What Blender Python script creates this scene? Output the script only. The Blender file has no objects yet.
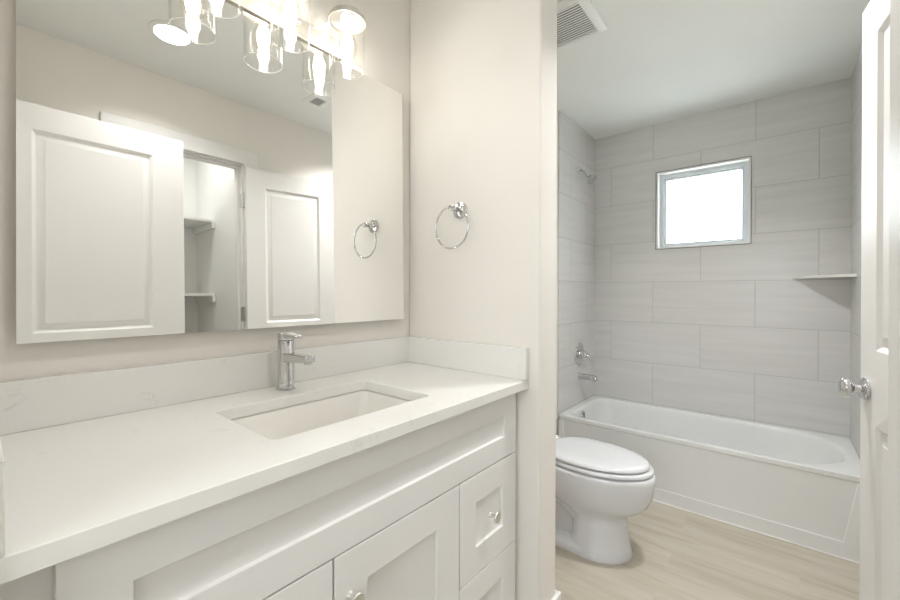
import bpy, bmesh, math, random
from mathutils import Vector, Matrix
random.seed(7)
S = bpy.context.scene
COL = S.collection
R = math.radians
PI = math.pi

# ------------------------------------------------------------------ camera
cam_d = bpy.data.cameras.new('camera')
cam_d.sensor_fit = 'HORIZONTAL'; cam_d.sensor_width = 36.0
cam_d.lens = 398.5324 / 900 * 36.0
cam_d.clip_start = 0.01; cam_d.clip_end = 100
cam_d.shift_y = (294.2 - 300) / 900
cam = bpy.data.objects.new('camera', cam_d); COL.objects.link(cam)
F = Vector((0.76812732, 0.6402922, -0.00251504))
RT = Vector((0.6402971, -0.76812259, 0.0027026))
UP = Vector((0.00020141, 0.00368631, 0.99999319))
mw = Matrix.Identity(4)
for i in range(3):
    mw[i][0] = RT[i]; mw[i][1] = UP[i]; mw[i][2] = -F[i]
mw[0][3], mw[1][3], mw[2][3] = 0.0, -1.1717, 1.2073
cam.matrix_world = mw
S.camera = cam

# ------------------------------------------------------------------ world, view
w = bpy.data.worlds.new('daylight'); S.world = w; w.use_nodes = True
wn = w.node_tree.nodes; wn['Background'].inputs[0].default_value = (0.92, 0.97, 1.0, 1)
wn['Background'].inputs[1].default_value = 6.5
S.view_settings.view_transform = 'Standard'; S.view_settings.look = 'None'
S.view_settings.exposure = 0.24; S.view_settings.gamma = 1.0
S.view_settings.use_curve_mapping = False
S.cycles.max_bounces = 12; S.cycles.diffuse_bounces = 7; S.cycles.glossy_bounces = 6
S.cycles.transparent_max_bounces = 16; S.cycles.transmission_bounces = 8
S.cycles.sample_clamp_indirect = 40.0
S.cycles.caustics_refractive = False
S.cycles.use_denoising = True

FIL_STRENGTH = 47.0     # filament glow of the vanity bulbs
CAN_POWER = 3.4          # recessed light over the vanity
CAN2_POWER = 11.0        # recessed light over the toilet end
CLOSET_POWER = 2.8       # little light in the closet ceiling

# ------------------------------------------------------------------ measured layout (metres)
H = 2.449
X1, XP = 1.143, 1.266            # partition faces
YE = -0.587                      # partition end
X2 = 3.2178                      # tiled window wall
XT = 2.5468                      # tub apron
YR = -1.472                      # tiled right end of tub
YO = -1.489                      # wall with the closet
RIM = 0.386
ZC, CT = 0.931, 0.028            # worktop top, thickness
CD = 0.5505                      # worktop depth

# ------------------------------------------------------------------ materials
def nt(name):
    m = bpy.data.materials.new(name); m.use_nodes = True
    t = m.node_tree; b = t.nodes['Principled BSDF']
    return m, t, b
def setp(b, **k):
    for a, v in k.items():
        b.inputs[a.replace('_', ' ')].default_value = v
def rgb(r, g, b): return (r, g, b, 1)
def node(t, typ, **k):
    n = t.nodes.new(typ)
    for a, v in k.items(): setattr(n, a, v)
    return n
def paint(name, col, rough=0.5, bump=0.0, scale=300, var=0.015, coat=0.0):
    m, t, b = nt(name)
    geo = node(t, 'ShaderNodeNewGeometry')
    n1 = node(t, 'ShaderNodeTexNoise'); n1.inputs['Scale'].default_value = 3; n1.inputs['Detail'].default_value = 3
    t.links.new(geo.outputs['Position'], n1.inputs['Vector'])
    cr = node(t, 'ShaderNodeValToRGB')
    cr.color_ramp.elements[0].position = 0.3; cr.color_ramp.elements[1].position = 0.7
    cr.color_ramp.elements[0].color = tuple(c * (1 - var) for c in col[:3]) + (1,)
    cr.color_ramp.elements[1].color = tuple(min(1, c * (1 + var)) for c in col[:3]) + (1,)
    t.links.new(n1.outputs['Fac'], cr.inputs['Fac']); t.links.new(cr.outputs['Color'], b.inputs['Base Color'])
    b.inputs['Roughness'].default_value = rough
    b.inputs['Coat Weight'].default_value = coat
    if bump:
        n2 = node(t, 'ShaderNodeTexNoise'); n2.inputs['Scale'].default_value = scale; n2.inputs['Detail'].default_value = 2
        t.links.new(geo.outputs['Position'], n2.inputs['Vector'])
        bp = node(t, 'ShaderNodeBump'); bp.inputs['Strength'].default_value = bump; bp.inputs['Distance'].default_value = 0.001
        t.links.new(n2.outputs['Fac'], bp.inputs['Height']); t.links.new(bp.outputs['Normal'], b.inputs['Normal'])
    return m
def metal(name, col, rough):
    m, t, b = nt(name)
    n = node(t, 'ShaderNodeTexNoise'); n.inputs['Scale'].default_value = 40
    mr = node(t, 'ShaderNodeMapRange'); mr.inputs['To Min'].default_value = rough * 0.8; mr.inputs['To Max'].default_value = rough * 1.25
    t.links.new(n.outputs['Fac'], mr.inputs['Value']); t.links.new(mr.outputs['Result'], b.inputs['Roughness'])
    setp(b, Base_Color=col, Metallic=1.0)
    return m

M = {}
M['wall'] = paint('beige_wall_paint', rgb(.80, .768, .722), 0.6, 0.25, 260)
M['ceiling'] = paint('ceiling_paint', rgb(.80, .815, .79), 0.75, 0.2, 200)
M['white'] = paint('white_satin_paint', rgb(.80, .79, .775), 0.40, 0.0)
M['cab'] = paint('cabinet_paint', rgb(.765, .755, .74), 0.32, 0.0)
M['closet'] = paint('closet_white_paint', rgb(.84, .84, .82), 0.6)
M['porcelain'] = paint('porcelain', rgb(.67, .68, .70), 0.08, var=0.0, coat=0.5)
M['sink'] = paint('sink_porcelain', rgb(.82, .80, .76), 0.12, var=0.0, coat=0.4)
M['acrylic'] = paint('tub_acrylic', rgb(.755, .765, .765), 0.15, var=0.005, coat=0.4)
M['plastic'] = paint('white_plastic', rgb(.80, .80, .78), 0.4)
M['dark'] = paint('dark_gap', rgb(.035, .035, .035), 0.8)  # near-black joint colour, also paints the shade behind fan slats and louvres
M['chrome'] = metal('polished_chrome', rgb(.64, .64, .65), 0.06)
M['nickel'] = metal('brushed_nickel', rgb(.76, .74, .70), 0.33)
M['plate'] = paint('satin_plate_finish', rgb(.46, .43, .38), 0.45)
M['plate'].node_tree.nodes['Principled BSDF'].inputs['Metallic'].default_value = .5
M['satin'] = metal('satin_steel', rgb(.62, .62, .61), 0.3)
M['edge'] = metal('anodised_edge', rgb(.13, .13, .15), 0.35)
M['vinyl'] = paint('window_vinyl', rgb(.62, .66, .68), 0.35)
M['mirror'] = metal('mirror_silver', rgb(.965, .965, .95), 0.004)
M['mirror'].node_tree.nodes['Principled BSDF'].inputs['Roughness'].default_value = 0
for l in list(M['mirror'].node_tree.links):
    if l.to_socket.name == 'Roughness': M['mirror'].node_tree.links.remove(l)

def thin_glass(name, tint, ior=1.45, k=1.0, rough=0.0):
    m = bpy.data.materials.new(name); m.use_nodes = True; t = m.node_tree; t.nodes.clear()
    o = node(t, 'ShaderNodeOutputMaterial'); mix = node(t, 'ShaderNodeMixShader')
    tr = node(t, 'ShaderNodeBsdfTransparent'); gl = node(t, 'ShaderNodeBsdfGlossy')
    tr.inputs[0].default_value = tint; gl.inputs['Roughness'].default_value = rough
    fr = node(t, 'ShaderNodeLayerWeight'); fr.inputs['Blend'].default_value = 0.5
    pw = node(t, 'ShaderNodeMath', operation='POWER'); pw.inputs[1].default_value = 4.0
    t.links.new(fr.outputs['Facing'], pw.inputs[0])
    mu = node(t, 'ShaderNodeMath', operation='MULTIPLY_ADD'); mu.inputs[1].default_value = .5 * k; mu.inputs[2].default_value = .025; mu.use_clamp = True
    t.links.new(pw.outputs[0], mu.inputs[0]); t.links.new(mu.outputs[0], mix.inputs[0])
    t.links.new(tr.outputs[0], mix.inputs[1]); t.links.new(gl.outputs[0], mix.inputs[2])
    t.links.new(mix.outputs[0], o.inputs[0])
    return m
M['lampglass'] = thin_glass('clear_lamp_glass', rgb(.99, .99, .985), 1.5, 1.0, 0.02)
M['bulbglass'] = thin_glass('clear_bulb_glass', rgb(.99, .97, .93), 1.5, 1.0, 0.03)
M['rim'] = thin_glass('polished_glass_rim', rgb(1, 1, 1), 1.5, 1.0, 0.05)
_t = M['rim'].node_tree; _d = node(_t, 'ShaderNodeBsdfDiffuse'); _d.inputs[0].default_value = rgb(.95, .95, .93)
_m = node(_t, 'ShaderNodeMixShader'); _m.inputs[0].default_value = .16; _o = [n for n in _t.nodes if n.type == 'OUTPUT_MATERIAL'][0]
_src = _o.inputs[0].links[0].from_socket; _t.links.new(_src, _m.inputs[1]); _t.links.new(_d.outputs[0], _m.inputs[2]); _t.links.new(_m.outputs[0], _o.inputs[0])
M['pane'] = thin_glass('window_pane_glass', rgb(.96, .99, .99), 1.5, 1.0, 0.05)
def emit(name, col, s):
    m = bpy.data.materials.new(name); m.use_nodes = True; t = m.node_tree; t.nodes.clear()
    o = node(t, 'ShaderNodeOutputMaterial'); e = node(t, 'ShaderNodeEmission')
    e.inputs[0].default_value = col; e.inputs[1].default_value = s
    t.links.new(e.outputs[0], o.inputs[0]); return m
M['filament'] = emit('glowing_filament', rgb(1, .98, .955), FIL_STRENGTH)
M['lens'] = emit('can_light_lens', rgb(1, .98, .95), 6.0)

def tile_mat(name, axis):
    """300 x 600 stone look tiles in running bond, laid out in world metres."""
    m, t, b = nt(name)
    geo = node(t, 'ShaderNodeNewGeometry'); sep = node(t, 'ShaderNodeSeparateXYZ')
    t.links.new(geo.outputs['Position'], sep.inputs[0])
    au = node(t, 'ShaderNodeMath', operation='ADD')
    t.links.new(sep.outputs['Y' if axis == 'Y' else 'X'], au.inputs[0])
    au.inputs[1].default_value = (0.4375 + 6.0) if axis == 'Y' else (-X2 + 0.17 + 6.0)
    av = node(t, 'ShaderNodeMath', operation='ADD'); av.inputs[1].default_value = -0.094
    t.links.new(sep.outputs['Z'], av.inputs[0])
    cmb = node(t, 'ShaderNodeCombineXYZ'); t.links.new(au.outputs[0], cmb.inputs[0]); t.links.new(av.outputs[0], cmb.inputs[1])
    br = node(t, 'ShaderNodeTexBrick'); br.offset = 0.5; br.offset_frequency = 2; br.squash = 1.0
    br.inputs['Scale'].default_value = 1.0; br.inputs['Brick Width'].default_value = 0.6; br.inputs['Row Height'].default_value = 0.3
    br.inputs['Mortar Size'].default_value = 0.0024; br.inputs['Mortar Smooth'].default_value = 0.25; br.inputs['Bias'].default_value = 0
    br.inputs['Color1'].default_value = rgb(0, 0, 0); br.inputs['Color2'].default_value = rgb(1, 1, 1); br.inputs['Mortar'].default_value = rgb(.5, .5, .5)
    t.links.new(cmb.outputs[0], br.inputs['Vector'])
    # stretched horizontal veining, shifted per tile
    sh = node(t, 'ShaderNodeVectorMath', operation='MULTIPLY'); sh.inputs[1].default_value = (1.6, 26, 1)
    t.links.new(cmb.outputs[0], sh.inputs[0])
    ad = node(t, 'ShaderNodeVectorMath', operation='ADD'); t.links.new(sh.outputs[0], ad.inputs[0])
    sc2 = node(t, 'ShaderNodeVectorMath', operation='SCALE'); sc2.inputs['Scale'].default_value = 7.0
    t.links.new(br.outputs['Color'], sc2.inputs[0]); t.links.new(sc2.outputs[0], ad.inputs[1])
    nz = node(t, 'ShaderNodeTexNoise'); nz.inputs['Scale'].default_value = 1.0; nz.inputs['Detail'].default_value = 5; nz.inputs['Roughness'].default_value = 0.6
    nz.inputs['Distortion'].default_value = 0.4
    t.links.new(ad.outputs[0], nz.inputs['Vector'])
    cr = node(t, 'ShaderNodeValToRGB'); e = cr.color_ramp.elements
    e[0].position = .25; e[0].color = rgb(.60, .597, .58); e[1].position = .65; e[1].color = rgb(.665, .66, .645)
    t.links.new(nz.outputs['Fac'], cr.inputs['Fac'])
    mx = node(t, 'ShaderNodeMix', data_type='RGBA'); t.links.new(br.outputs['Fac'], mx.inputs['Factor'])
    t.links.new(cr.outputs['Color'], mx.inputs['A']); mx.inputs['B'].default_value = rgb(.50, .50, .48)
    t.links.new(mx.outputs['Result'], b.inputs['Base Color'])
    bp = node(t, 'ShaderNodeBump', invert=True); bp.inputs['Strength'].default_value = 0.5; bp.inputs['Distance'].default_value = 0.002
    t.links.new(br.outputs['Fac'], bp.inputs['Height']); t.links.new(bp.outputs['Normal'], b.inputs['Normal'])
    b.inputs['Roughness'].default_value = 0.27
    return m
M['tileY'] = tile_mat('stone_tile_window_wall', 'Y')
M['tileX'] = tile_mat('stone_tile_side_walls', 'X')

def quartz():
    m, t, b = nt('veined_white_quartz')
    geo = node(t, 'ShaderNodeNewGeometry')
    n1 = node(t, 'ShaderNodeTexNoise'); n1.inputs['Scale'].default_value = 5.5; n1.inputs['Detail'].default_value = 6
    n1.inputs['Roughness'].default_value = .62; n1.inputs['Distortion'].default_value = .9
    t.links.new(geo.outputs['Position'], n1.inputs['Vector'])
    sb = node(t, 'ShaderNodeMath', operation='SUBTRACT'); sb.inputs[1].default_value = .5; t.links.new(n1.outputs['Fac'], sb.inputs[0])
    ab = node(t, 'ShaderNodeMath', operation='ABSOLUTE'); t.links.new(sb.outputs[0], ab.inputs[0])
    mr = node(t, 'ShaderNodeMapRange'); mr.inputs['From Min'].default_value = 0; mr.inputs['From Max'].default_value = .012
    mr.inputs['To Min'].default_value = 1; mr.inputs['To Max'].default_value = 0; t.links.new(ab.outputs[0], mr.inputs['Value'])
    n2 = node(t, 'ShaderNodeTexNoise'); n2.inputs['Scale'].default_value = 9; n2.inputs['Detail'].default_value = 2
    t.links.new(geo.outputs['Position'], n2.inputs['Vector'])
    m2 = node(t, 'ShaderNodeMapRange'); m2.inputs['From Min'].default_value = .56; m2.inputs['From Max'].default_value = .70; t.links.new(n2.outputs['Fac'], m2.inputs['Value'])
    mu = node(t, 'ShaderNodeMath', operation='MULTIPLY'); t.links.new(mr.outputs[0], mu.inputs[0]); t.links.new(m2.outputs[0], mu.inputs[1])
    mu2 = node(t, 'ShaderNodeMath', operation='MULTIPLY'); mu2.inputs[1].default_value = .24; t.links.new(mu.outputs[0], mu2.inputs[0])
    n3 = node(t, 'ShaderNodeTexNoise'); n3.inputs['Scale'].default_value = 2.2; n3.inputs['Detail'].default_value = 3
    t.links.new(geo.outputs['Position'], n3.inputs['Vector'])
    cr = node(t, 'ShaderNodeValToRGB'); e = cr.color_ramp.elements
    e[0].position = .3; e[0].color = rgb(.78, .77, .745); e[1].position = .7; e[1].color = rgb(.815, .805, .78)
    t.links.new(n3.outputs['Fac'], cr.inputs['Fac'])
    mx = node(t, 'ShaderNodeMix', data_type='RGBA'); t.links.new(mu2.outputs[0], mx.inputs['Factor'])
    t.links.new(cr.outputs['Color'], mx.inputs['A']); mx.inputs['B'].default_value = rgb(.42, .39, .36)
    t.links.new(mx.outputs['Result'], b.inputs['Base Color']); b.inputs['Roughness'].default_value = .22
    return m
M['quartz'] = quartz()

def planks():
    m, t, b = nt('light_oak_planks')
    geo = node(t, 'ShaderNodeNewGeometry'); sep = node(t, 'ShaderNodeSeparateXYZ'); t.links.new(geo.outputs['Position'], sep.inputs[0])
    ay = node(t, 'ShaderNodeMath', operation='ADD'); ay.inputs[1].default_value = 20.3; t.links.new(sep.outputs['Y'], ay.inputs[0])
    ax = node(t, 'ShaderNodeMath', operation='ADD'); ax.inputs[1].default_value = 9.03; t.links.new(sep.outputs['X'], ax.inputs[0])
    cmb = node(t, 'ShaderNodeCombineXYZ'); t.links.new(ay.outputs[0], cmb.inputs[0]); t.links.new(ax.outputs[0], cmb.inputs[1])
    br = node(t, 'ShaderNodeTexBrick'); br.offset = .37; br.offset_frequency = 2
    br.inputs['Scale'].default_value = 1; br.inputs['Brick Width'].default_value = 1.22; br.inputs['Row Height'].default_value = .18
    br.inputs['Mortar Size'].default_value = .0004; br.inputs['Mortar Smooth'].default_value = .1
    br.inputs['Color1'].default_value = rgb(0, 0, 0); br.inputs['Color2'].default_value = rgb(1, 1, 1); br.inputs['Mortar'].default_value = rgb(.4, .4, .4)
    t.links.new(cmb.outputs[0], br.inputs['Vector'])
    sc2 = node(t, 'ShaderNodeVectorMath', operation='SCALE'); sc2.inputs['Scale'].default_value = 9; t.links.new(br.outputs['Color'], sc2.inputs[0])
    st = node(t, 'ShaderNodeVectorMath', operation='MULTIPLY'); st.inputs[1].default_value = (1.5, 16, 1); t.links.new(cmb.outputs[0], st.inputs[0])
    ad = node(t, 'ShaderNodeVectorMath', operation='ADD'); t.links.new(st.outputs[0], ad.inputs[0]); t.links.new(sc2.outputs[0], ad.inputs[1])
    nz = node(t, 'ShaderNodeTexNoise'); nz.inputs['Scale'].default_value = 1; nz.inputs['Detail'].default_value = 7; nz.inputs['Roughness'].default_value = .62
    nz.inputs['Distortion'].default_value = .7; t.links.new(ad.outputs[0], nz.inputs['Vector'])
    cr = node(t, 'ShaderNodeValToRGB'); e = cr.color_ramp.elements
    e[0].position = .30; e[0].color = rgb(.385, .335, .26); e[1].position = .62; e[1].color = rgb(.515, .475, .40)
    k = e.new(.45); k.color = rgb(.46, .415, .34)
    t.links.new(nz.outputs['Fac'], cr.inputs['Fac'])
    mx = node(t, 'ShaderNodeMix', data_type='RGBA', blend_type='MULTIPLY'); mx.inputs['Factor'].default_value = .06
    t.links.new(cr.outputs['Color'], mx.inputs['A']); t.links.new(br.outputs['Color'], mx.inputs['B'])
    mx2 = node(t, 'ShaderNodeMix', data_type='RGBA'); t.links.new(br.outputs['Fac'], mx2.inputs['Factor'])
    t.links.new(mx.outputs['Result'], mx2.inputs['A']); mx2.inputs['B'].default_value = rgb(.50, .44, .35)
    t.links.new(mx2.outputs['Result'], b.inputs['Base Color']); b.inputs['Roughness'].default_value = .42
    return m
M['floor'] = planks()

# ------------------------------------------------------------------ mesh helpers
def box(bm, x0, x1, y0, y1, z0, z1):
    x0, x1 = min(x0, x1), max(x0, x1); y0, y1 = min(y0, y1), max(y0, y1); z0, z1 = min(z0, z1), max(z0, z1)
    v = [bm.verts.new(c) for c in ((x0,y0,z0),(x1,y0,z0),(x1,y1,z0),(x0,y1,z0),(x0,y0,z1),(x1,y0,z1),(x1,y1,z1),(x0,y1,z1))]
    for f in ((3,2,1,0),(4,5,6,7),(0,1,5,4),(1,2,6,5),(2,3,7,6),(3,0,4,7)):
        bm.faces.new([v[i] for i in f])
def loft(bm, loops, cap0=True, cap1=True, closed=True):
    rings = [[bm.verts.new(c) for c in l] for l in loops]
    n = len(rings[0])
    for a, b in zip(rings, rings[1:]):
        for i in range(n if closed else n - 1):
            j = (i + 1) % n
            bm.faces.new((a[i], a[j], b[j], b[i]))
    if cap0: bm.faces.new(list(reversed(rings[0])))
    if cap1: bm.faces.new(rings[-1])
    return rings
def frame_of(d):
    d = Vector(d).normalized()
    a = Vector((0, 0, 1)) if abs(d.z) < .9 else Vector((1, 0, 0))
    u = d.cross(a).normalized(); v = d.cross(u).normalized()
    return u, v
def lathe(bm, prof, origin=(0,0,0), axis=(0,0,1), seg=32, cap0=True, cap1=True):
    """prof: (radius, distance along the axis)"""
    o = Vector(origin); d = Vector(axis).normalized(); u, v = frame_of(d)
    loops = [[o + d * h + u * (r * math.cos(2*PI*i/seg)) + v * (r * math.sin(2*PI*i/seg)) for i in range(seg)] for r, h in prof]
    loft(bm, loops, cap0, cap1)
def tube(bm, pts, r, seg=16, caps=True, radii=None):
    pts = [Vector(p) for p in pts]; loops = []
    d0 = (pts[1] - pts[0]).normalized(); u, v = frame_of(d0)
    for i, p in enumerate(pts):
        if i == 0: d = pts[1] - pts[0]
        elif i == len(pts) - 1: d = pts[-1] - pts[-2]
        else: d = pts[i+1] - pts[i-1]
        d.normalize()
        u = (u - d * u.dot(d)).normalized(); v = d.cross(u)
        rr = radii[i] if radii else r
        loops.append([p + u * (rr * math.cos(2*PI*k/seg)) + v * (rr * math.sin(2*PI*k/seg)) for k in range(seg)])
    loft(bm, loops, caps, caps)
def torus(bm, c, normal, R0, r, seg=64, s2=14):
    c = Vector(c); n = Vector(normal).normalized(); u, v = frame_of(n)
    rings = []
    for i in range(seg):
        a = 2*PI*i/seg; e = u*math.cos(a) + v*math.sin(a); q = c + e*R0
        rings.append([bm.verts.new(q + e*(r*math.cos(2*PI*k/s2)) + n*(r*math.sin(2*PI*k/s2))) for k in range(s2)])
    for i in range(seg):
        A, B = rings[i], rings[(i+1) % seg]
        for k in range(s2): bm.faces.new((A[k], A[(k+1)%s2], B[(k+1)%s2], B[k]))
def rrect(x0, x1, y0, y1, r, z, n=6):
    """rounded rectangle loop, counter-clockwise"""
    pts = []
    for cx, cy, a0 in ((x1-r, y1-r, 0), (x0+r, y1-r, 90), (x0+r, y0+r, 180), (x1-r, y0+r, 270)):
        for i in range(n + 1):
            a = R(a0 + 90*i/n); pts.append((cx + r*math.cos(a), cy + r*math.sin(a), z))
    return pts
def fill_between(bm, outer, inner):
    """flat face between an outer loop and one or more inner loops of existing verts"""
    es = []
    for lp in [outer] + inner:
        for i in range(len(lp)):
            a, b = lp[i], lp[(i+1) % len(lp)]
            es.append(bm.edges.get((a, b)) or bm.edges.new((a, b)))
    bmesh.ops.triangle_fill(bm, use_beauty=True, use_dissolve=False, edges=es)
def panel_slab(bm, w, h, t, panels, prof, both=False, back_prof=None):
    """slab in local x 0..w, z 0..h, front face at y=0 (looking to -y), back at y=t.
    panels: (x0, x1, z0, z1); prof: list of (inset, depth) after the outer edge."""
    def face(y, s):
        o = [bm.verts.new(c) for c in ((0,y,0),(w,y,0),(w,y,h),(0,y,h))]
        inn = []
        for (a, b, c, d) in panels:
            prev = [bm.verts.new(q) for q in ((a,y,c),(b,y,c),(b,y,d),(a,y,d))]; inn.append(prev)
            for ins, dep in prof:
                cur = [bm.verts.new(q) for q in ((a+ins,y+s*dep,c+ins),(b-ins,y+s*dep,c+ins),(b-ins,y+s*dep,d-ins),(a+ins,y+s*dep,d-ins))]
                for i in range(4):
                    bm.faces.new((prev[i], prev[(i+1)%4], cur[(i+1)%4], cur[i]))
                prev = cur
            bm.faces.new(prev)
        if panels: fill_between(bm, o, inn)
        else: bm.faces.new(o)
        return o
    A = face(0, 1)
    if both: B = face(t, -1)
    else:
        B = [bm.verts.new(c) for c in ((0,t,0),(w,t,0),(w,t,h),(0,t,h))]; bm.faces.new(list(reversed(B)))
    for i in range(4): bm.faces.new((A[i], A[(i+1)%4], B[(i+1)%4], B[i]))

def build(name, bm, mat, parent=None, smooth=None, bevel=0.0, seg=2, loc=None, rot=None, mats=None):
    bmesh.ops.recalc_face_normals(bm, faces=bm.faces[:])
    me = bpy.data.meshes.new(name); bm.to_mesh(me); bm.free()
    o = bpy.data.objects.new(name, me); COL.objects.link(o)
    for q in (mats or [mat]): me.materials.append(q)
    if parent is not None:
        o.parent = parent
        # parts are modelled in world metres: keep them where they are
        o.matrix_parent_inverse = parent_inv(parent)
    if loc: o.location = loc
    if rot: o.rotation_euler = rot
    if bevel:
        b = o.modifiers.new('bevel', 'BEVEL'); b.width = bevel; b.segments = seg; b.limit_method = 'ANGLE'; b.angle_limit = R(40)
        b.harden_normals = False
    if smooth is not None or bevel:
        for p in me.polygons: p.use_smooth = True
        try: me.set_sharp_from_angle(angle=R(smooth if smooth is not None else 35))
        except Exception: pass
    return o
WM = {}
def parent_inv(p):
    m = Matrix.Identity(4); q = p; chain = []
    while q is not None:
        chain.append(q); q = q.parent
    for q in reversed(chain):
        m = m @ q.matrix_parent_inverse @ q.matrix_basis
    return m.inverted()
def thing(name, label, cat, loc=(0,0,0), group=None):
    o = bpy.data.objects.new(name, None); COL.objects.link(o); o.location = loc
    o.empty_display_size = .05
    o['label'] = label; o['category'] = cat
    if group: o['group'] = group
    return o
def tag(o, label, cat, group=None):
    o['label'] = label; o['category'] = cat
    if group: o['group'] = group
    return o
def struct(name, bm, mat, **k):
    o = build(name, bm, mat, **k); o['kind'] = 'structure'; return o
def NB(): return bmesh.new()

# ================================================================== STRUCTURE
HX = -1.6      # end of the unseen hall added outside the entry door
b = NB(); box(b, HX, X2+.16, -2.6, .12, -.05, 0); struct('floor', b, M['floor'])
b = NB(); box(b, HX, X2+.16, -2.6, .12, H, H+.08); struct('ceiling', b, M['ceiling'])
b = NB(); box(b, -.115, X2+.16, 0, .115, 0, H); struct('wall_vanity', b, M['wall'])
b = NB(); box(b, X1, XP, YE, 0, 0, H); struct('wall_partition', b, M['wall'], bevel=.008, seg=3)
b = NB(); box(b, -.115, 0, -.56, 0, 0, H); box(b, -.115, 0, YO, -1.320, 0, H); box(b, -.115, 0, -1.320, -.56, 2.06, H)
struct('wall_left', b, M['wall'])
CX0, CX1, CZ = .498, 1.098, 2.060     # closet opening
b = NB()
box(b, -.115, CX0, YO-.115, YO, 0, H); box(b, CX1, X2+.16, YO-.115, YO, 0, H); box(b, CX0, CX1, YO-.115, YO, CZ, H)
struct('wall_closet', b, M['wall'])
b = NB()   # closet interior shell
box(b, .28, .30, -2.42, YO-.115, 0, H); box(b, 1.135, 1.155, -2.42, YO-.115, 0, H); box(b, .28, 1.155, -2.44, -2.42, 0, H)
struct('wall_closet_interior', b, M['closet'])
# window wall with its opening
WY0, WY1, WZ0, WZ1 = -1.015, -.459, 1.534, 2.094
def ring_boxes(bm, xa, xb, ya, yb, za, zb, hy0, hy1, hz0, hz1):
    box(bm, xa, xb, ya, hy0, za, zb); box(bm, xa, xb, hy1, yb, za, zb)
    box(bm, xa, xb, hy0, hy1, za, hz0); box(bm, xa, xb, hy0, hy1, hz1, zb)
b = NB(); ring_boxes(b, X2+.01, X2+.16, YO-.115, 0, 0, H, WY0, WY1, WZ0, WZ1); struct('wall_window', b, M['wall'])
b = NB(); ring_boxes(b, X2, X2+.01, YR, -.0, RIM-.03, H, WY0, WY1, WZ0, WZ1); struct('wall_tile_window', b, M['tileY'])
b = NB(); box(b, XT+.002, X2, -.008, 0, RIM-.03, H); struct('wall_tile_left', b, M['tileX'])
b = NB(); box(b, XT+.002, X2, YO, YR, RIM-.03, H); struct('wall_tile_right', b, M['tileX'])

# window: white jamb liner, grey vinyl frame, pane, metal tile edge
b = NB()
ring_boxes(b, X2-.002, X2+.055, WY0, WY1, WZ0, WZ1, WY0+.012, WY1-.012, WZ0+.012, WZ1-.012)
win = struct('window_1', b, M['white'], bevel=.0015)
b = NB(); ring_boxes(b, X2+.055, X2+.10, WY0, WY1, WZ0, WZ1, WY0+.040, WY1-.040, WZ0+.034, WZ1-.040)
build('window_frame', b, M['vinyl'], win, bevel=.003)
b = NB(); ring_boxes(b, X2+.068, X2+.092, WY0+.038, WY1-.038, WZ0+.032, WZ1-.038, WY0+.052, WY1-.052, WZ0+.044, WZ1-.054)
build('sash', b, M['vinyl'], win, bevel=.002)
b = NB(); box(b, X2+.078, X2+.082, WY0+.045, WY1-.045, WZ0+.038, WZ1-.045)
build('glass_pane', b, M['pane'], win)
b = NB(); ring_boxes(b, X2-.004, X2+.001, WY0-.003, WY1+.003, WZ0-.003, WZ1+.003, WY0, WY1, WZ0, WZ1)
build('tile_edge_trim', b, M['edge'], win)

# plain unseen hall added outside the entry door to hold back daylight
b = NB(); ring_boxes(b, HX-.1, HX, -2.6, .115, 0, H, -1.95, -.85, .9, 1.95); struct('wall_unseen_hall_end', b, M['wall'])  # end opening added as an unseen daylight source, sized for the fill
b = NB(); box(b, HX, -.115, 0.0, .115, 0, H); struct('wall_unseen_hall_side', b, M['wall'])
b = NB(); box(b, HX, .28, -2.6, -2.5, 0, H); struct('wall_unseen_hall_far', b, M['wall'])
# baseboards
def baseboard(name, pts):
    """pts: list of (x0,x1,y0,y1) boxes of the board foot; a thin cap sits on top"""
    b = NB()
    for x0, x1, y0, y1 in pts: box(b, x0, x1, y0, y1, 0, .196)
    return struct(name, b, M['white'], bevel=.004)
baseboard('baseboard_partition', [(X1+.0, XP+.015, YE-.014, YE), (XP, XP+.014, YE, -.014)])
baseboard('baseboard_vanity', [(XP+.014, XT-.001, -.014, 0)])
baseboard('baseboard_closet', [(CX1+.09, XT-.001, YO, YO+.014), (.005, CX0-.09, YO, YO+.014)])

# casing of the closet opening
b = NB()
prof = [(CX0-.088,0),(CX0,0),(CX0,CZ),(CX1,CZ),(CX1,0),(CX1+.09,0),(CX1+.09,CZ+.092),(CX0-.088,CZ+.092)]
A = [b.verts.new((x, YO+.0002, z)) for x, z in prof]; B = [b.verts.new((x, YO+.018, z)) for x, z in prof]
b.faces.new(A); b.faces.new(list(reversed(B)))
for i in range(len(A)): b.faces.new((A[i], A[(i+1)%len(A)], B[(i+1)%len(A)], B[i]))
struct('trim_1', b, M['white'], bevel=.003)
b = NB()   # jamb lining of the closet
box(b, CX0, CX0+.006, YO-.115, YO, 0, CZ); box(b, CX1-.006, CX1, YO-.115, YO, 0, CZ); box(b, CX0+.006, CX1-.006, YO-.115, YO, CZ-.006, CZ)
box(b, CX1-.018, CX1-.006, YO-.080, YO-.045, 0, CZ-.006); box(b, CX0+.006, CX1-.018, YO-.080, YO-.045, CZ-.018, CZ-.006)
struct('trim_2', b, M['white'], bevel=.0015)

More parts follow.
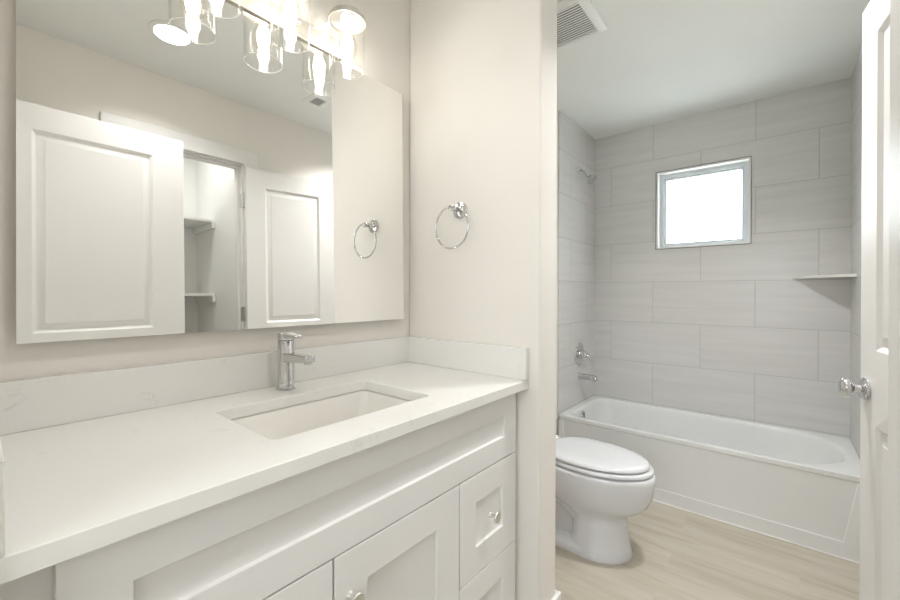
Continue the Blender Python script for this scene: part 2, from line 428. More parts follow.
# ------------------------------------------------------------------ panelled doors
RAISED = [(.004, .003), (.012, .009), (.018, .009), (.024, .0075), (.038, .003), (.040, .0015)]
def door_leaf(name, W_, pan, hinge, ang):
    b = NB(); panel_slab(b, W_, 2.02, .035, pan, RAISED, both=True)
    o = struct(name, b, M['white'], bevel=.0012, seg=1)
    o.location = (hinge[0], hinge[1], .010); o.rotation_euler = (0, 0, R(ang))
    return o
def knob_set(parent, s, z, side, W_):
    """knob on the face y=0 (side -1) or y=t (side +1) of a door, in the door's own axes"""
    y0 = 0 if side < 0 else .035
    b = NB(); lathe(b, [(.006,0),(.031,0),(.033,.002),(.033,.005),(.029,.009),(.018,.011),(.016,.012)], (s, y0, z), (0, side, 0), 40)
    r = build('knob_rosette', b, M['chrome'], None, smooth=40); r.parent = parent
    b = NB(); lathe(b, [(.011,.008),(.0095,.020),(.011,.027),(.018,.032),(.0245,.038),(.026,.044),(.0245,.051),(.019,.0555),(.011,.0575),(.004,.058)], (s, y0, z), (0, side, 0), 40)
    k = build('door_knob', b, M['chrome'], None, smooth=40); k.parent = parent
# closet door, thrown open towards the tub; its y=0 face looks at the wall, y=t face at the room
W2 = .584
d2 = door_leaf('door_2', W2, [(.112, .470, 1.045, 1.906), (.112, .470, .20, .842)], (1.098, -1.470), 8.5)
knob_set(d2, .534, .929, +1, W2); knob_set(d2, .534, .932, -1, W2)
def hinge(parent, z, x, y, name='hinge'):
    b = NB(); lathe(b, [(.0055,-.047),(.0055,.047)], (0,0,0), (0,0,1), 16)
    box(b, -.0085, -.0060, -.052, -.0155, -.044, .044); box(b, -.0085, -.0005, -.0165, .0, -.044, .044)
    for k in (-.03, 0, .03): lathe(b, [(.0062,k-.0005),(.0062,k+.0005)], (0,0,0), (0,0,1), 16)
    h = build(name, b, M['satin'], None, smooth=40); h.location = (x, y, z)
    h.parent = parent; h.matrix_parent_inverse = parent_inv(parent)
    return h
for z in (.25, 1.114, 1.830): hinge(d2, z, 1.098, YO+.0215)
# entry door standing open behind the camera
W1 = .690
d1 = door_leaf('door_1', W1, [(.132, .548, 1.060, 1.914), (.132, .548, .20, .842)], (.017+W1, -1.270), 180)
b = NB(); box(b, -.115, 0, -1.320, -1.314, 0, 2.054); box(b, -.115, 0, -.566, -.56, 0, 2.054); box(b, -.115, 0, -1.314, -.566, 2.054, 2.06)
struct('trim_3', b, M['white'])
b = NB(); lathe(b, [(.0055,-.047),(.0055,.047)], (0,0,0), (0,0,1), 16); box(b, -.002, .012, -.012, -.008, -.044, .044); box(b,-.030,0,-.003,0,-.044,.044)
for z in (.25, 1.12, 1.838):
    bb = b.copy(); h = build('hinge', bb, M['satin'], None, smooth=40); h.location = (.012, -1.308, z)
    h.parent = d1; h.matrix_parent_inverse = parent_inv(d1)
b.free()

# ------------------------------------------------------------------ closet shelves
for z, lab in ((1.795, 'white painted closet shelf just above eye level, upper of the two seen in the mirror'),
               (1.258, 'white painted closet shelf lower down, bottom one of the two seen in the mirror')):
    t_ = thing('closet_shelf', lab, 'shelf', (.72, -2.24, z-.018), 'shelves inside the open closet')
    b = NB(); box(b, .302, 1.133, -2.418, -2.06, z-.018, z); build('shelf_board', b, M['closet'], t_, bevel=.001)
    b = NB(); box(b, 1.115, 1.133, -2.418, -2.045, z-.062, z-.0185); build('shelf_cleat', b, M['closet'], t_, bevel=.001)
    b = NB(); box(b, .302, .320, -2.418, -2.045, z-.062, z-.0185); build('shelf_cleat', b, M['closet'], t_, bevel=.001)

# ================================================================== VANITY
van = thing('vanity_cabinet', 'long white shaker vanity cabinet with round knobs under the quartz worktop', 'cabinet', (.57, -.26, 0))
FY, CY = -.520, -.500        # front of doors, front of face frame
b = NB()
box(b, .003, .019, CY+.018, -.003, .10, ZC-CT-.001); box(b, X1-.02, X1-.003, CY+.018, -.003, .10, ZC-CT-.001)
box(b, .019, X1-.02, CY+.018, -.003, .10, .116); box(b, .019, X1-.02, -.009, -.003, .116, .70)
box(b, .003, X1-.003, CY+.075, CY+.09, 0.0, .10)
box(b, .003, .075, CY, CY+.018, .10, ZC-CT-.001); box(b, 1.09, X1-.003, CY, CY+.018, .10, ZC-CT-.001)
box(b, .075, 1.09, CY, CY+.018, .69, .725); box(b, .075, 1.09, CY, CY+.018, ZC-CT-.022, ZC-CT-.001); box(b, .075, 1.09, CY, CY+.018, .10, .14)
box(b, .805, .835, CY, CY+.018, .14, .69); box(b, .42, .45, CY, CY+.018, .14, .69); box(b, .835, 1.09, CY, CY+.018, .405, .43)
build('carcass', b, M['cab'], van, bevel=.001, seg=1)
SHK = [(.0015, .007), (.0045, .0085)]
def front(name, x0, x1, z0, z1, ix0, ix1, iz0, iz1):
    b = NB(); panel_slab(b, x1-x0, z1-z0, abs(FY-CY)-.0006, [(ix0-x0, ix1-x0, iz0-z0, iz1-z0)], SHK)
    for v in b.verts: v.co += Vector((x0, FY, z0))
    return build(name, b, M['cab'], van, bevel=.0012, seg=2)
def cab_knob(parent, x, z):
    b = NB(); lathe(b, [(.0085,0),(.007,.004),(.0058,.010),(.0062,.017),(.0125,.0205),(.0155,.0225),(.0155,.0265),(.0148,.0275),(.002,.0283)], (x, FY, z), (0,-1,0), 32)
    k = build('knob', b, M['nickel'], parent, smooth=35); k['label'] = 'brushed nickel round knob'
front('false_drawer_front', .0625, 1.112, .7045, .890, .136, 1.045, .7685, .829)
dl = front('cabinet_door', .0625, .4375, .125, .7010, .142, .358, .205, .623); cab_knob(dl, .397, .617)
dr = front('cabinet_door', .4420, .8225, .125, .7010, .521, .738, .205, .623); cab_knob(dr, .477, .612)
w1 = front('drawer_front', .8260, 1.112, .4225, .7010, .898, 1.038, .499, .624); cab_knob(w1, .968, .5615)
w2 = front('drawer_front', .8260, 1.112, .125, .4195, .898, 1.038, .205, .344); cab_knob(w2, .968, .275)

# worktop with sink cut-out
SX0, SX1, SY0, SY1 = .360, .794, -.444, -.160
top = thing('worktop', 'white quartz worktop with faint brown veins on the vanity', 'worktop', (.57, -.27, ZC-CT))
b = NB()
def ringverts(bm, pts): return [bm.verts.new(p) for p in pts]
oT = ringverts(b, [(.002,-CD,ZC),(X1-.002,-CD,ZC),(X1-.002,-.002,ZC),(.002,-.002,ZC)])
iT = ringverts(b, rrect(SX0, SX1, SY0, SY1, .018, ZC))
oB = ringverts(b, [(.002,-CD,ZC-CT),(X1-.002,-CD,ZC-CT),(X1-.002,-.002,ZC-CT),(.002,-.002,ZC-CT)])
iB = ringverts(b, rrect(SX0, SX1, SY0, SY1, .018, ZC-CT))
fill_between(b, oT, [iT]); fill_between(b, oB, [iB])
for A, B in ((oT, oB), (iT, iB)):
    for i in range(len(A)): b.faces.new((A[i], A[(i+1)%len(A)], B[(i+1)%len(A)], B[i]))
build('counter_slab', b, M['quartz'], top, bevel=.0015, seg=2)
b = NB(); box(b, .002, X1-.002, -.020, -.002, ZC+.0003, ZC+.1014); tag(build('backsplash', b, M['quartz'], None, bevel=.0012), 'long low white quartz backsplash running along the wall behind the faucet', 'backsplash')
b = NB(); box(b, X1-.021, X1-.002, -CD, -.0203, ZC+.0003, ZC+.1014)
tag(build('side_splash', b, M['quartz'], None, bevel=.0012), 'short white quartz side splash against the partition wall below the towel ring', 'backsplash')
b = NB(); box(b, .002, .022, -CD, -.0203, ZC+.0003, ZC+.1014)
tag(build('side_splash', b, M['quartz'], None, bevel=.0012), 'short white quartz side splash at the left end of the worktop', 'backsplash')

# undermount sink
sink = thing('sink', 'rectangular white undermount sink set into the quartz worktop', 'sink', (.577, -.302, .75))
b = NB(); loops = []
zt = ZC-CT-.0015
for ins, z, r in ((-.028, zt, .03), (-.004, zt, .022), (.001, zt-.006, .024), (.010, zt-.11, .035), (.022, zt-.135, .045), (.05, zt-.148, .05), (.10, zt-.153, .03)):
    loops.append(rrect(SX0+ins, SX1-ins, SY0+ins, SY1-ins, r, z, 8))
outer = []
for ins, z, r in ((.09, zt-.165, .03), (.012, zt-.155, .045), (-.012, zt-.11, .035), (-.014, zt-.014, .03), (-.028, zt-.012, .03)):
    outer.append(rrect(SX0+ins, SX1-ins, SY0+ins, SY1-ins, r, z, 8))
loft(b, outer + loops, True, True)
build('basin', b, M['sink'], sink, smooth=50)
b = NB(); lathe(b, [(.006,.0005),(.021,.0005),(.022,.0025),(.019,.004),(.012,.0035),(.003,.0065)], (.577, -.302, zt-.153), (0,0,1), 32)
build('drain', b, M['chrome'], sink, smooth=40)

# faucet
fx, fy = .577, -.078
fa = thing('faucet', 'single lever chrome faucet standing on the worktop behind the sink', 'faucet', (fx, fy, ZC))
b = NB(); lathe(b, [(.024,.0),(.0265,.0005),(.0265,.004),(.0235,.0055)], (fx, fy, ZC), (0,0,1), 40); build('base_ring', b, M['chrome'], fa, smooth=40)
b = NB(); lathe(b, [(.0235,.0055),(.0225,.012),(.0222,.1395),(.0215,.1405)], (fx, fy, ZC), (0,0,1), 48); build('faucet_body', b, M['chrome'], fa, smooth=40)
b = NB(); lathe(b, [(.0205,.1403),(.0205,.1420)], (fx, fy, ZC), (0,0,1), 32); build('joint_ring', b, M['dark'], fa, smooth=40)
b = NB(); lathe(b, [(.0222,.1422),(.0225,.143),(.0225,.157),(.0215,.161),(.017,.1635),(.004,.1645)], (fx, fy, ZC), (0,0,1), 48); build('handle_cap', b, M['chrome'], fa, smooth=40)
b = NB(); L = []
for y, hw, z0, z1 in ((-.014,.0165,.1475,.1620), (-.035,.0150,.1485,.1610), (-.060,.0130,.1505,.1590), (-.078,.0105,.1520,.1580), (-.086,.0060,.1530,.1575)):
    L.append([(fx-hw,fy+y,ZC+z0),(fx+hw,fy+y,ZC+z0),(fx+hw,fy+y,ZC+z1),(fx-hw,fy+y,ZC+z1)])
loft(b, L); build('lever', b, M['chrome'], fa, bevel=.002, seg=3)
b = NB(); L = []
for y, hw, z0, z1 in ((-.008,.0165,.078,.106), (-.040,.0160,.0815,.1055), (-.085,.0155,.086,.1065), (-.130,.0150,.0900,.1073)):
    L.append([(fx-hw,fy+y,ZC+z0),(fx+hw,fy+y,ZC+z0),(fx+hw,fy+y,ZC+z1),(fx-hw,fy+y,ZC+z1)])
loft(b, L); sp = build('spout', b, M['chrome'], fa, bevel=.0035, seg=3)
b = NB(); lathe(b, [(.0105,0),(.0105,-.006),(.0085,-.0062),(.0085,-.003)], (fx, fy-.117, ZC+.0895), (0,0,1), 24); build('aerator', b, M['satin'], sp, smooth=40)

# ================================================================== MIRROR (leans back about one degree)
mx0, mx1, mz0, mz1 = .055, 1.085, 1.106, 1.990
mir = thing('wall_mirror', 'large frameless rectangular mirror leaning slightly on the wall above the worktop', 'mirror', (.567, -.03, mz0))
th = R(0.8)
def tilt(bm):
    for v in bm.verts:
        x, y, z = v.co
        dz = z - 1.1
        v.co = Vector((x, -.031 + y*math.cos(th) + dz*math.sin(th), 1.1 + dz*math.cos(th) - y*math.sin(th)))
b = NB(); box(b, mx0, mx1, 0, .005, mz0, mz1); tilt(b); build('mirror_glass', b, M['mirror'], mir)
b = NB(); box(b, mx0+.001, mx1-.001, .0053, .0095, mz0+.001, mz1-.001); tilt(b); build('backing_board', b, M['satin'], mir)
for x in (mx0+.12, mx1-.12):
    b = NB(); box(b, x-.012, x+.012, -.0185, -.0012, mz0+.006, mz0+.03)
    build('standoff', b, M['satin'], mir)

# ================================================================== VANITY LIGHT
lit = thing('vanity_light', 'three lamp vanity light with clear glass cylinder shades on the wall above the mirror', 'wall light', (.577, -.001, 2.01))
b = NB(); box(b, .350, .805, -.026, -.001, 1.996, 2.056); build('backplate', b, M['plate'], lit, bevel=.002)
for x in (.385, .577, .769):
    SYc = -.100; LZ = 2.017
    b = NB()      # flat strap arm sweeping up and out from the plate
    pts = []
    for i in range(13):
        a = R(90*i/12)
        pts.append((-.024 - .076*(1-math.cos(a)) , 2.050 + .054*math.sin(a)))
    L = []
    for i, (y, z) in enumerate(pts):
        if i == 0: dy, dz = pts[1][0]-y, pts[1][1]-z
        elif i == len(pts)-1: dy, dz = y-pts[-2][0], z-pts[-2][1]
        else: dy, dz = pts[i+1][0]-pts[i-1][0], pts[i+1][1]-pts[i-1][1]
        n = math.hypot(dy, dz); ny, nz = -dz/n*.003, dy/n*.003
        xo = x - .066 * (1 - math.sin(R(90*i/12)))
        L.append([(xo-.009,y+ny,z+nz),(xo+.009,y+ny,z+nz),(xo+.009,y-ny,z-nz),(xo-.009,y-ny,z-nz)])
    loft(b, L); build('arm', b, M['nickel'], lit, bevel=.0008, seg=1)
    b = NB(); lathe(b, [(.010,.098),(.014,.090),(.030,.086),(.048,.078),(.0575,.068),(.0585,.062),(.0585,.054),(.0570,.054),(.0560,.062),(.046,.072),(.020,.080)], (x, SYc, LZ), (0,0,1), 48)
    build('shade_cap', b, M['nickel'], lit, smooth=35)
    b = NB(); lathe(b, [(.0545,.060),(.0545,-.098),(.0537,-.0995),(.0522,-.099),(.0520,-.097),(.0520,.060)], (x, SYc, LZ), (0,0,1), 56, False, False)
    gs = build('glass_shade', b, M['lampglass'], lit, smooth=50); gs['label'] = 'clear glass cylinder shade, open at the bottom'
    b = NB(); torus(b, (x, SYc, LZ-.0985), (0,0,1), .0533, .0014, 56, 8); build('shade_rim', b, M['rim'], gs, smooth=60)
    b = NB(); lathe(b, [(.012,.080),(.0195,.078),(.0200,.040),(.0185,.036),(.015,.036)], (x, SYc, LZ), (0,0,1), 32)
    build('socket', b, M['plastic'], lit, smooth=35)
    b = NB(); lathe(b, [(.0125,.038),(.0130,.030),(.016,.020),(.0235,.004),(.0285,-.012),(.0300,-.026),(.0285,-.040),(.0225,-.052),(.012,-.0595),(.002,-.0615)], (x, SYc, LZ), (0,0,1), 40, False, True)
    bl = build('bulb', b, M['bulbglass'], lit, smooth=60)
    b = NB(); lathe(b, [(.004,.019),(.011,.012),(.0165,-.003),(.0178,-.023),(.0150,-.041),(.004,-.052)], (x, SYc, LZ), (0,0,1), 20)
    build('filament', b, M['filament'], bl, smooth=60)

# ================================================================== TOWEL RING
tr = thing('towel_ring', 'round chrome towel ring on the beige partition wall beside the mirror', 'towel ring', (X1, -.270, 1.509))
b = NB(); lathe(b, [(.012,.0005),(.0295,.0005),(.0305,.003),(.0300,.008),(.024,.011),(.018,.012),(.0175,.016),(.011,.0175)], (X1, -.270, 1.509), (-1,0,0), 40); build('rosette', b, M['chrome'], tr, smooth=40)
b = NB(); lathe(b, [(.0085,.014),(.0080,.040),(.0105,.044),(.0110,.056),(.0090,.062),(.002,.0635)], (X1, -.270, 1.509), (-1,0,0), 28)
lathe(b, [(.0055,-.010),(.0055,.010)], (X1-.052, -.270, 1.513), (0,1,0), 20); build('post', b, M['chrome'], tr, smooth=40)
b = NB(); torus(b, (X1-.054, -.270, 1.4405), (1,0,.03), .0745, .0037); build('ring', b, M['chrome'], tr, smooth=80)

# ================================================================== TOILET
TX = 1.930
toi = thing('toilet', 'white two piece toilet with elongated bowl and closed lid beside the bathtub', 'toilet', (TX, -.40, 0))
def egg(yb, yf, hw, z, n=56, wide=.42, pb=2.6, pf=2.0):
    """egg outline: widest at a fraction of the length from the back; yf is the tip (more negative)"""
    yc = yb + (yf - yb) * wide; pts = []
    for i in range(n):
        a = 2*PI*i/n; c, s = math.cos(a), math.sin(a)
        p = pf if s < 0 else pb
        x = hw * math.copysign(abs(c)**(2/p), c)
        y = (abs(s)**(2/p)) * ((yf - yc) if s < 0 else (yb - yc))
        pts.append((TX + x, yc + y, z))
    return pts
b = NB()
loft(b, [egg(-.360,-.648,.142,.0), egg(-.360,-.649,.142,.012), egg(-.375,-.640,.132,.040), egg(-.385,-.630,.122,.09), egg(-.385,-.624,.115,.150),
         egg(-.370,-.626,.113,.175), egg(-.330,-.645,.118,.196), egg(-.280,-.684,.140,.220), egg(-.240,-.716,.162,.252), egg(-.215,-.734,.176,.295), egg(-.205,-.743,.184,.335),
         egg(-.200,-.746,.186,.370), egg(-.200,-.744,.186,.388), egg(-.202,-.739,.182,.394)])
build('bowl', b, M['porcelain'], toi, smooth=70)
b = NB()      # foot running back to the wall, and the deck under the tank
loft(b, [rrect(TX-.140, TX+.140, -.575, -.075, .07, 0, 8), rrect(TX-.140, TX+.140, -.575, -.075, .07, .018, 8), rrect(TX-.132, TX+.132, -.565, -.080, .07, .036, 8), rrect(TX-.095, TX+.095, -.53, -.10, .06, .050, 8)])
loft(b, [rrect(TX-.09, TX+.09, -.33, -.07, .04, .22, 6), rrect(TX-.115, TX+.115, -.36, -.05, .05, .29, 6), rrect(TX-.150, TX+.150, -.36, -.035, .05, .36, 6), rrect(TX-.165, TX+.165, -.36, -.03, .05, .400, 6)])
loft(b, [rrect(TX-.080, TX+.080, -.43, -.10, .05, .03, 6), rrect(TX-.085, TX+.085, -.43, -.10, .05, .14, 6), rrect(TX-.095, TX+.095, -.43, -.09, .05, .27, 6)])
for s in (-1, 1):
    tube(b, [(TX+s*.055,-.47,.08),(TX+s*.060,-.42,.16),(TX+s*.062,-.36,.215),(TX+s*.062,-.29,.225),(TX+s*.060,-.235,.19),(TX+s*.058,-.215,.13),(TX+s*.056,-.215,.05)], .05, 20, True, [.03,.043,.050,.052,.050,.048,.048])
build('trapway_base', b, M['porcelain'], toi, smooth=60)
for s in (-1, 1):
    b = NB(); lathe(b, [(.013,0),(.013,.008),(.009,.014),(.002,.016)], (TX+s*.092, -.30, .040), (0,0,1), 20); build('bolt_cap', b, M['porcelain'], toi, smooth=50)
b = NB(); loft(b, [egg(-.262,-.730,.176,.4010), egg(-.260,-.736,.182,.4040), egg(-.260,-.736,.182,.4150), egg(-.262,-.732,.178,.4180)])
build('seat', b, M['porcelain'], toi, smooth=60)
b = NB(); loft(b, [egg(-.255,-.716,.172,.4245), egg(-.252,-.721,.177,.4270), egg(-.252,-.721,.177,.4330), egg(-.256,-.714,.171,.4400), egg(-.275,-.69,.150,.4440), egg(-.33,-.62,.09,.4460)])
build('lid', b, M['porcelain'], toi, smooth=60)
for s in (-1, 1):
    b = NB(); lathe(b, [(.011,-.022),(.011,.022)], (TX+s*.075, -.238, .430), (1,0,0), 20); box(b, TX+s*.075-.02, TX+s*.075+.02, -.262, -.238, .4185, .434)
    build('seat_hinge', b, M['plastic'], toi, smooth=40)
b = NB(); loft(b, [rrect(TX-.165,TX+.165,-.168,-.018,.03,.4012,6), rrect(TX-.180,TX+.180,-.180,-.014,.035,.45,6), rrect(TX-.184,TX+.184,-.184,-.012,.035,.74,6)])
build('tank', b, M['porcelain'], toi, smooth=60)
b = NB(); loft(b, [rrect(TX-.188,TX+.186,-.188,-.008,.03,.7405,6), rrect(TX-.188,TX+.186,-.188,-.008,.03,.765,6), rrect(TX-.182,TX+.180,-.182,-.014,.03,.775,6)])
build('tank_lid', b, M['porcelain'], toi, smooth=60)
b = NB(); lathe(b, [(.012,0),(.012,.008)], (TX-.13,-.184,.68), (0,-1,0), 20); box(b, TX-.14, TX-.055, -.199, -.192, .672, .688)
build('flush_lever', b, M['chrome'], toi, bevel=.002)

# ================================================================== BATHTUB
tub = thing('bathtub', 'white alcove bathtub with a panelled apron between the tiled walls', 'bathtub', (2.88, -.736, 0))
b = NB()
TY0, TY1 = YR+.001, -.009
outer = [(XT,TY0),(X2-.001,TY0),(X2-.001,TY1),(XT,TY1)]
oT = ringverts(b, rrect(XT, X2-.001, TY0, TY1, .012, RIM, 4))
def tub_loop(x0, x1, y0, y1, rl, rr, z, n=10):
    pts = []
    for cx, cy, a0, r in ((x1-rl, y1-rl, 0, rl), (x0+rl, y1-rl, 90, rl), (x0+rr, y0+rr, 180, rr), (x1-rr, y0+rr, 270, rr)):
        for i in range(n + 1):
            a = R(a0 + 90*i/n); pts.append((cx + r*math.cos(a), cy + r*math.sin(a), z))
    return pts
inner_specs = [(.040,.028,.035,.040,(.10,.27),0), (.046,.034,.041,.046,(.10,.268),-.002), (.054,.041,.050,.053,(.10,.265),-.010), (.059,.045,.060,.058,(.10,.26),-.024), (.063,.048,.080,.064,(.10,.255),-.06), (.080,.065,.20,.085,(.11,.23),-.20), (.11,.095,.30,.115,(.11,.20),-.275), (.18,.16,.42,.19,(.10,.14),-.300)]
prev = None
for (fx_, bx_, ry_, ly_, r, dz) in inner_specs:
    # front inset, back inset, right-end inset, left(drain)-end inset
    lp = ringverts(b, tub_loop(XT+fx_, X2-.001-bx_, TY0+ry_, TY1-ly_, r[0], r[1], RIM+dz))
    if prev is None: fill_between(b, oT, [lp])
    else:
        for i in range(len(lp)): b.faces.new((prev[i], prev[(i+1)%len(lp)], lp[(i+1)%len(lp)], lp[i]))
    prev = lp
b.faces.new(prev)
mid = ringverts(b, rrect(XT, X2-.001, TY0, TY1, .012, RIM-.022, 4))
lowr = ringverts(b, rrect(XT+.004, X2-.001, TY0, TY1, .012, RIM-.026, 4))
bot = ringverts(b, rrect(XT+.004, X2-.001, TY0, TY1, .012, .02, 4))
for A, B in ((oT, mid), (mid, lowr), (lowr, bot)):
    for i in range(len(A)): b.faces.new((A[i], A[(i+1)%len(A)], B[(i+1)%len(A)], B[i]))
b.faces.new(list(reversed(bot)))
build('tub_shell', b, M['acrylic'], tub, smooth=45, bevel=.006, seg=3)
b = NB()     # apron border: lower skirt with slanted end pieces, standing proud of the apron
poly = [(TY0,0),(TY1,0),(TY1,RIM-.031),(TY1-.03,RIM-.031),(TY1-.075,.078),(TY0+.082,.078),(TY0+.035,RIM-.031),(TY0,RIM-.031)]
A = [b.verts.new((XT-.002, y, z)) for y, z in poly]; B = [b.verts.new((XT+.0038, y, z)) for y, z in poly]
b.faces.new(A); b.faces.new(list(reversed(B)))
for i in range(len(A)): b.faces.new((A[i], A[(i+1)%len(A)], B[(i+1)%len(A)], B[i]))
build('apron', b, M['acrylic'], tub, bevel=.004, seg=3)
b = NB(); box(b, XT-.006, XT-.0005, TY0, TY1, 0, .006); build('caulk_line', b, M['white'], tub, bevel=.002)
b = NB(); lathe(b, [(.004,0),(.031,0),(.033,.003),(.031,.008),(.012,.010)], (2.80, -.078, .335), (0,-1,.16), 36)
box(b, 2.796, 2.804, -.094, -.086, .315, .355); build('overflow_plate', b, M['chrome'], tub, smooth=40)
b = NB(); lathe(b, [(.004,.0),(.030,.0),(.032,.003),(.016,.006),(.004,.010)], (2.88, -.30, RIM-.300), (0,0,1), 28); build('tub_drain', b, M['chrome'], tub, smooth=40)

# tub spout, valve, shower head
ts = thing('tub_spout', 'chrome bathtub spout on the tiled wall below the shower valve', 'tub spout', (2.905, -.008, .59))
b = NB(); lathe(b, [(.010,0),(.0265,0),(.0265,.006),(.024,.008)], (2.905,-.008,.592), (0,-1,0), 32); build('spout_flange', b, M['chrome'], ts, smooth=40)
b = NB(); L = []
for y, r, dz in ((-.014,.0215,0),(-.05,.0215,0),(-.10,.0205,-.001),(-.128,.019,-.003),(-.140,.015,-.006)):
    L.append([(2.905 + r*math.cos(2*PI*i/28), y, .592+dz + r*1.05*math.sin(2*PI*i/28)) for i in range(28)])
loft(b, L); lathe(b, [(.013,0),(.012,-.010)], (2.905,-.120,.575), (0,0,1), 20)
build('spout_body', b, M['chrome'], ts, smooth=50)
sv = thing('shower_valve', 'round chrome shower valve plate with curved lever above the tub spout', 'shower valve', (2.902, -.008, .755))
b = NB(); lathe(b, [(.010,0),(.083,0),(.085,.003),(.081,.008),(.060,.011),(.034,.0125),(.031,.018),(.029,.040),(.024,.044)], (2.902,-.008,.755), (0,-1,0), 48); build('escutcheon', b, M['chrome'], sv, smooth=40)
b = NB(); lathe(b, [(.024,.040),(.024,.058),(.018,.064),(.004,.066)], (2.902,-.008,.755), (0,-1,0), 32)
tube(b, [(2.902,-.055,.755),(2.905,-.074,.751),(2.908,-.087,.736),(2.910,-.094,.715),(2.911,-.097,.697)], .01, 18, True, [.011,.0105,.0095,.009,.0075]); build('lever', b, M['chrome'], sv, smooth=60)
sh = thing('wall_shower', 'small chrome shower head on an angled arm high on the tiled wall', 'shower head', (2.896, -.008, 2.123))
b = NB(); lathe(b, [(.009,0),(.027,0),(.028,.003),(.022,.010),(.011,.014)], (2.896,-.008,2.123), (0,-1,0), 32); build('arm_flange', b, M['chrome'], sh, smooth=40)
b = NB(); tube(b, [(2.896,-.010,2.123),(2.896,-.026,2.123),(2.896,-.040,2.116),(2.896,-.052,2.098),(2.896,-.066,2.080)], .0085, 18); build('shower_arm', b, M['chrome'], sh, smooth=60)
b = NB(); lathe(b, [(.008,0),(.013,.004),(.014,.014),(.011,.020),(.016,.028),(.030,.044),(.037,.056),(.038,.066),(.035,.069),(.010,.0695)], (2.896,-.066,2.086), (0,-.62,-.78), 40); hd = build('spray_head', b, M['chrome'], sh, smooth=40)

# corner soap shelf
b = NB(); tri = [(X2-.0005,YR+.0005),(X2-.252,YR+.0005),(X2-.235,YR+.015),(X2-.015,YR+.236),(X2-.0005,YR+.250)]
A = [b.verts.new((x,y,1.300)) for x, y in tri]; B = [b.verts.new((x,y,1.316)) for x, y in tri]
b.faces.new(A); b.faces.new(B)
for i in range(len(A)): b.faces.new((A[i], A[(i+1)%len(A)], B[(i+1)%len(A)], B[i]))
tag(build('corner_shelf', b, M['tileX'], None, bevel=.002), 'pale stone corner shelf in the tiled corner right of the window', 'shelf')
bpy.data.objects['corner_shelf'].data.materials.clear(); bpy.data.objects['corner_shelf'].data.materials.append(M['sink'])

# ================================================================== CEILING FITTINGS
fan = thing('exhaust_fan', 'square white slatted exhaust fan grille on the ceiling above the toilet', 'exhaust fan', (1.76, -.37, H))
ex0, ex1, ey0, ey1 = 1.592, 1.900, -.545, -.238
b = NB()
L = [rrect(ex0,ex1,ey0,ey1,.018,H-.0005,5), rrect(ex0,ex1,ey0,ey1,.018,H-.010,5), rrect(ex0+.012,ex1-.012,ey0+.012,ey1-.012,.014,H-.020,5), rrect(ex0+.036,ex1-.036,ey0+.036,ey1-.036,.008,H-.022,5), rrect(ex0+.038,ex1-.038,ey0+.038,ey1-.038,.008,H-.006,5)]
loft(b, L, False, False); build('grille_frame', b, M['plastic'], fan, smooth=40)
b = NB(); box(b, ex0+.03, ex1-.03, ey0+.03, ey1-.03, H-.006, H-.0008); build('fan_recess_shade', b, M['dark'], fan)  # near-black slab, paints the shade between the fan slats
b = NB(); n = 15
for i in range(n):
    x = ex0+.044 + (ex1-ex0-.088)*i/(n-1)
    v = [(x-.0050,H-.0215),(x+.0042,H-.0215),(x+.0052,H-.014),(x+.0036,H-.014)]
    A = [b.verts.new((a, ey0+.0375, z)) for a, z in v]; B = [b.verts.new((a, ey1-.0375, z)) for a, z in v]
    b.faces.new(A); b.faces.new(list(reversed(B)))
    for k in range(4): b.faces.new((A[k], A[(k+1)%4], B[(k+1)%4], B[k]))
build('grille_slats', b, M['plastic'], fan)

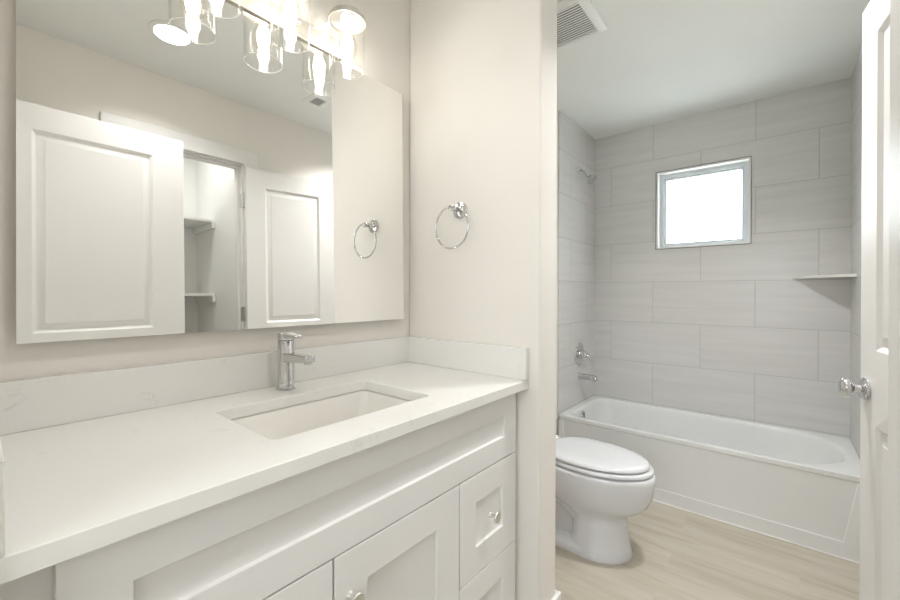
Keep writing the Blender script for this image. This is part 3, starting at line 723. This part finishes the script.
def can_light(x, y, label, power, r=.075, spread=125):
    can = thing('recessed_light', label, 'ceiling light', (x, y, H))
    k = r/.075
    b = NB(); lathe(b, [(.075*k,-.002),(.098*k,-.0005),(.098*k,-.004),(.092*k,-.008),(.078*k,-.009),(.074*k,-.004)], (x,y,H), (0,0,1), 48, False, False); build('trim_ring', b, M['white'], can, smooth=50)
    b = NB(); lathe(b, [(.0745*k,-.0030),(.0745*k,-.0055),(.05*k,-.008),(.01*k,-.009)], (x,y,H), (0,0,1), 48); build('lens', b, M['lens'], can, smooth=50)
    ld = bpy.data.lights.new('can_lamp', 'AREA'); ld.shape = 'DISK'; ld.size = .15*k; ld.energy = power; ld.color = (1, .995, .99); ld.spread = R(spread)
    lo = bpy.data.objects.new('can_lamp', ld); COL.objects.link(lo); lo.location = (x, y, H-.012); lo.parent = can; lo.matrix_parent_inverse = parent_inv(can)
can_light(.600, -1.050, 'round glowing recessed ceiling light seen at the top left of the mirror', CAN_POWER, .069, 125)
can_light(1.86, -1.05, 'round recessed ceiling light between the toilet and the open panelled door', CAN2_POWER)
can_light(.80, -1.90, 'small round ceiling light inside the open closet', CLOSET_POWER, .05, 170)

reg = thing('ceiling_register', 'small white louvred air register on the ceiling seen in the mirror', 'air vent', (1.41, -1.112, H))
rx0, rx1, ry0, ry1 = 1.326, 1.468, -1.190, -1.028
b = NB(); L = [rrect(rx0,rx1,ry0,ry1,.004,H-.0005,3), rrect(rx0,rx1,ry0,ry1,.004,H-.003,3), rrect(rx0+.012,rx1-.012,ry0+.012,ry1-.012,.003,H-.008,3), rrect(rx0+.034,rx1-.034,ry0+.034,ry1-.034,.002,H-.008,3), rrect(rx0+.035,rx1-.035,ry0+.035,ry1-.035,.002,H-.002,3)]
loft(b, L, False, False); build('register_frame', b, M['plastic'], reg, smooth=30)
b = NB(); box(b, rx0+.03, rx1-.03, ry0+.03, ry1-.03, H-.002, H-.0008); build('duct_shade', b, M['dark'], reg)  # flat near-black sheet standing in for the shaded duct behind the louvres
for i in range(6):
    x = rx0+.040+.0124*i
    b = NB(); box(b, x-.0016, x+.0016, ry0+.0345, ry1-.0345, H-.0075, H-.0025); build('louvre', b, M['plastic'], reg)
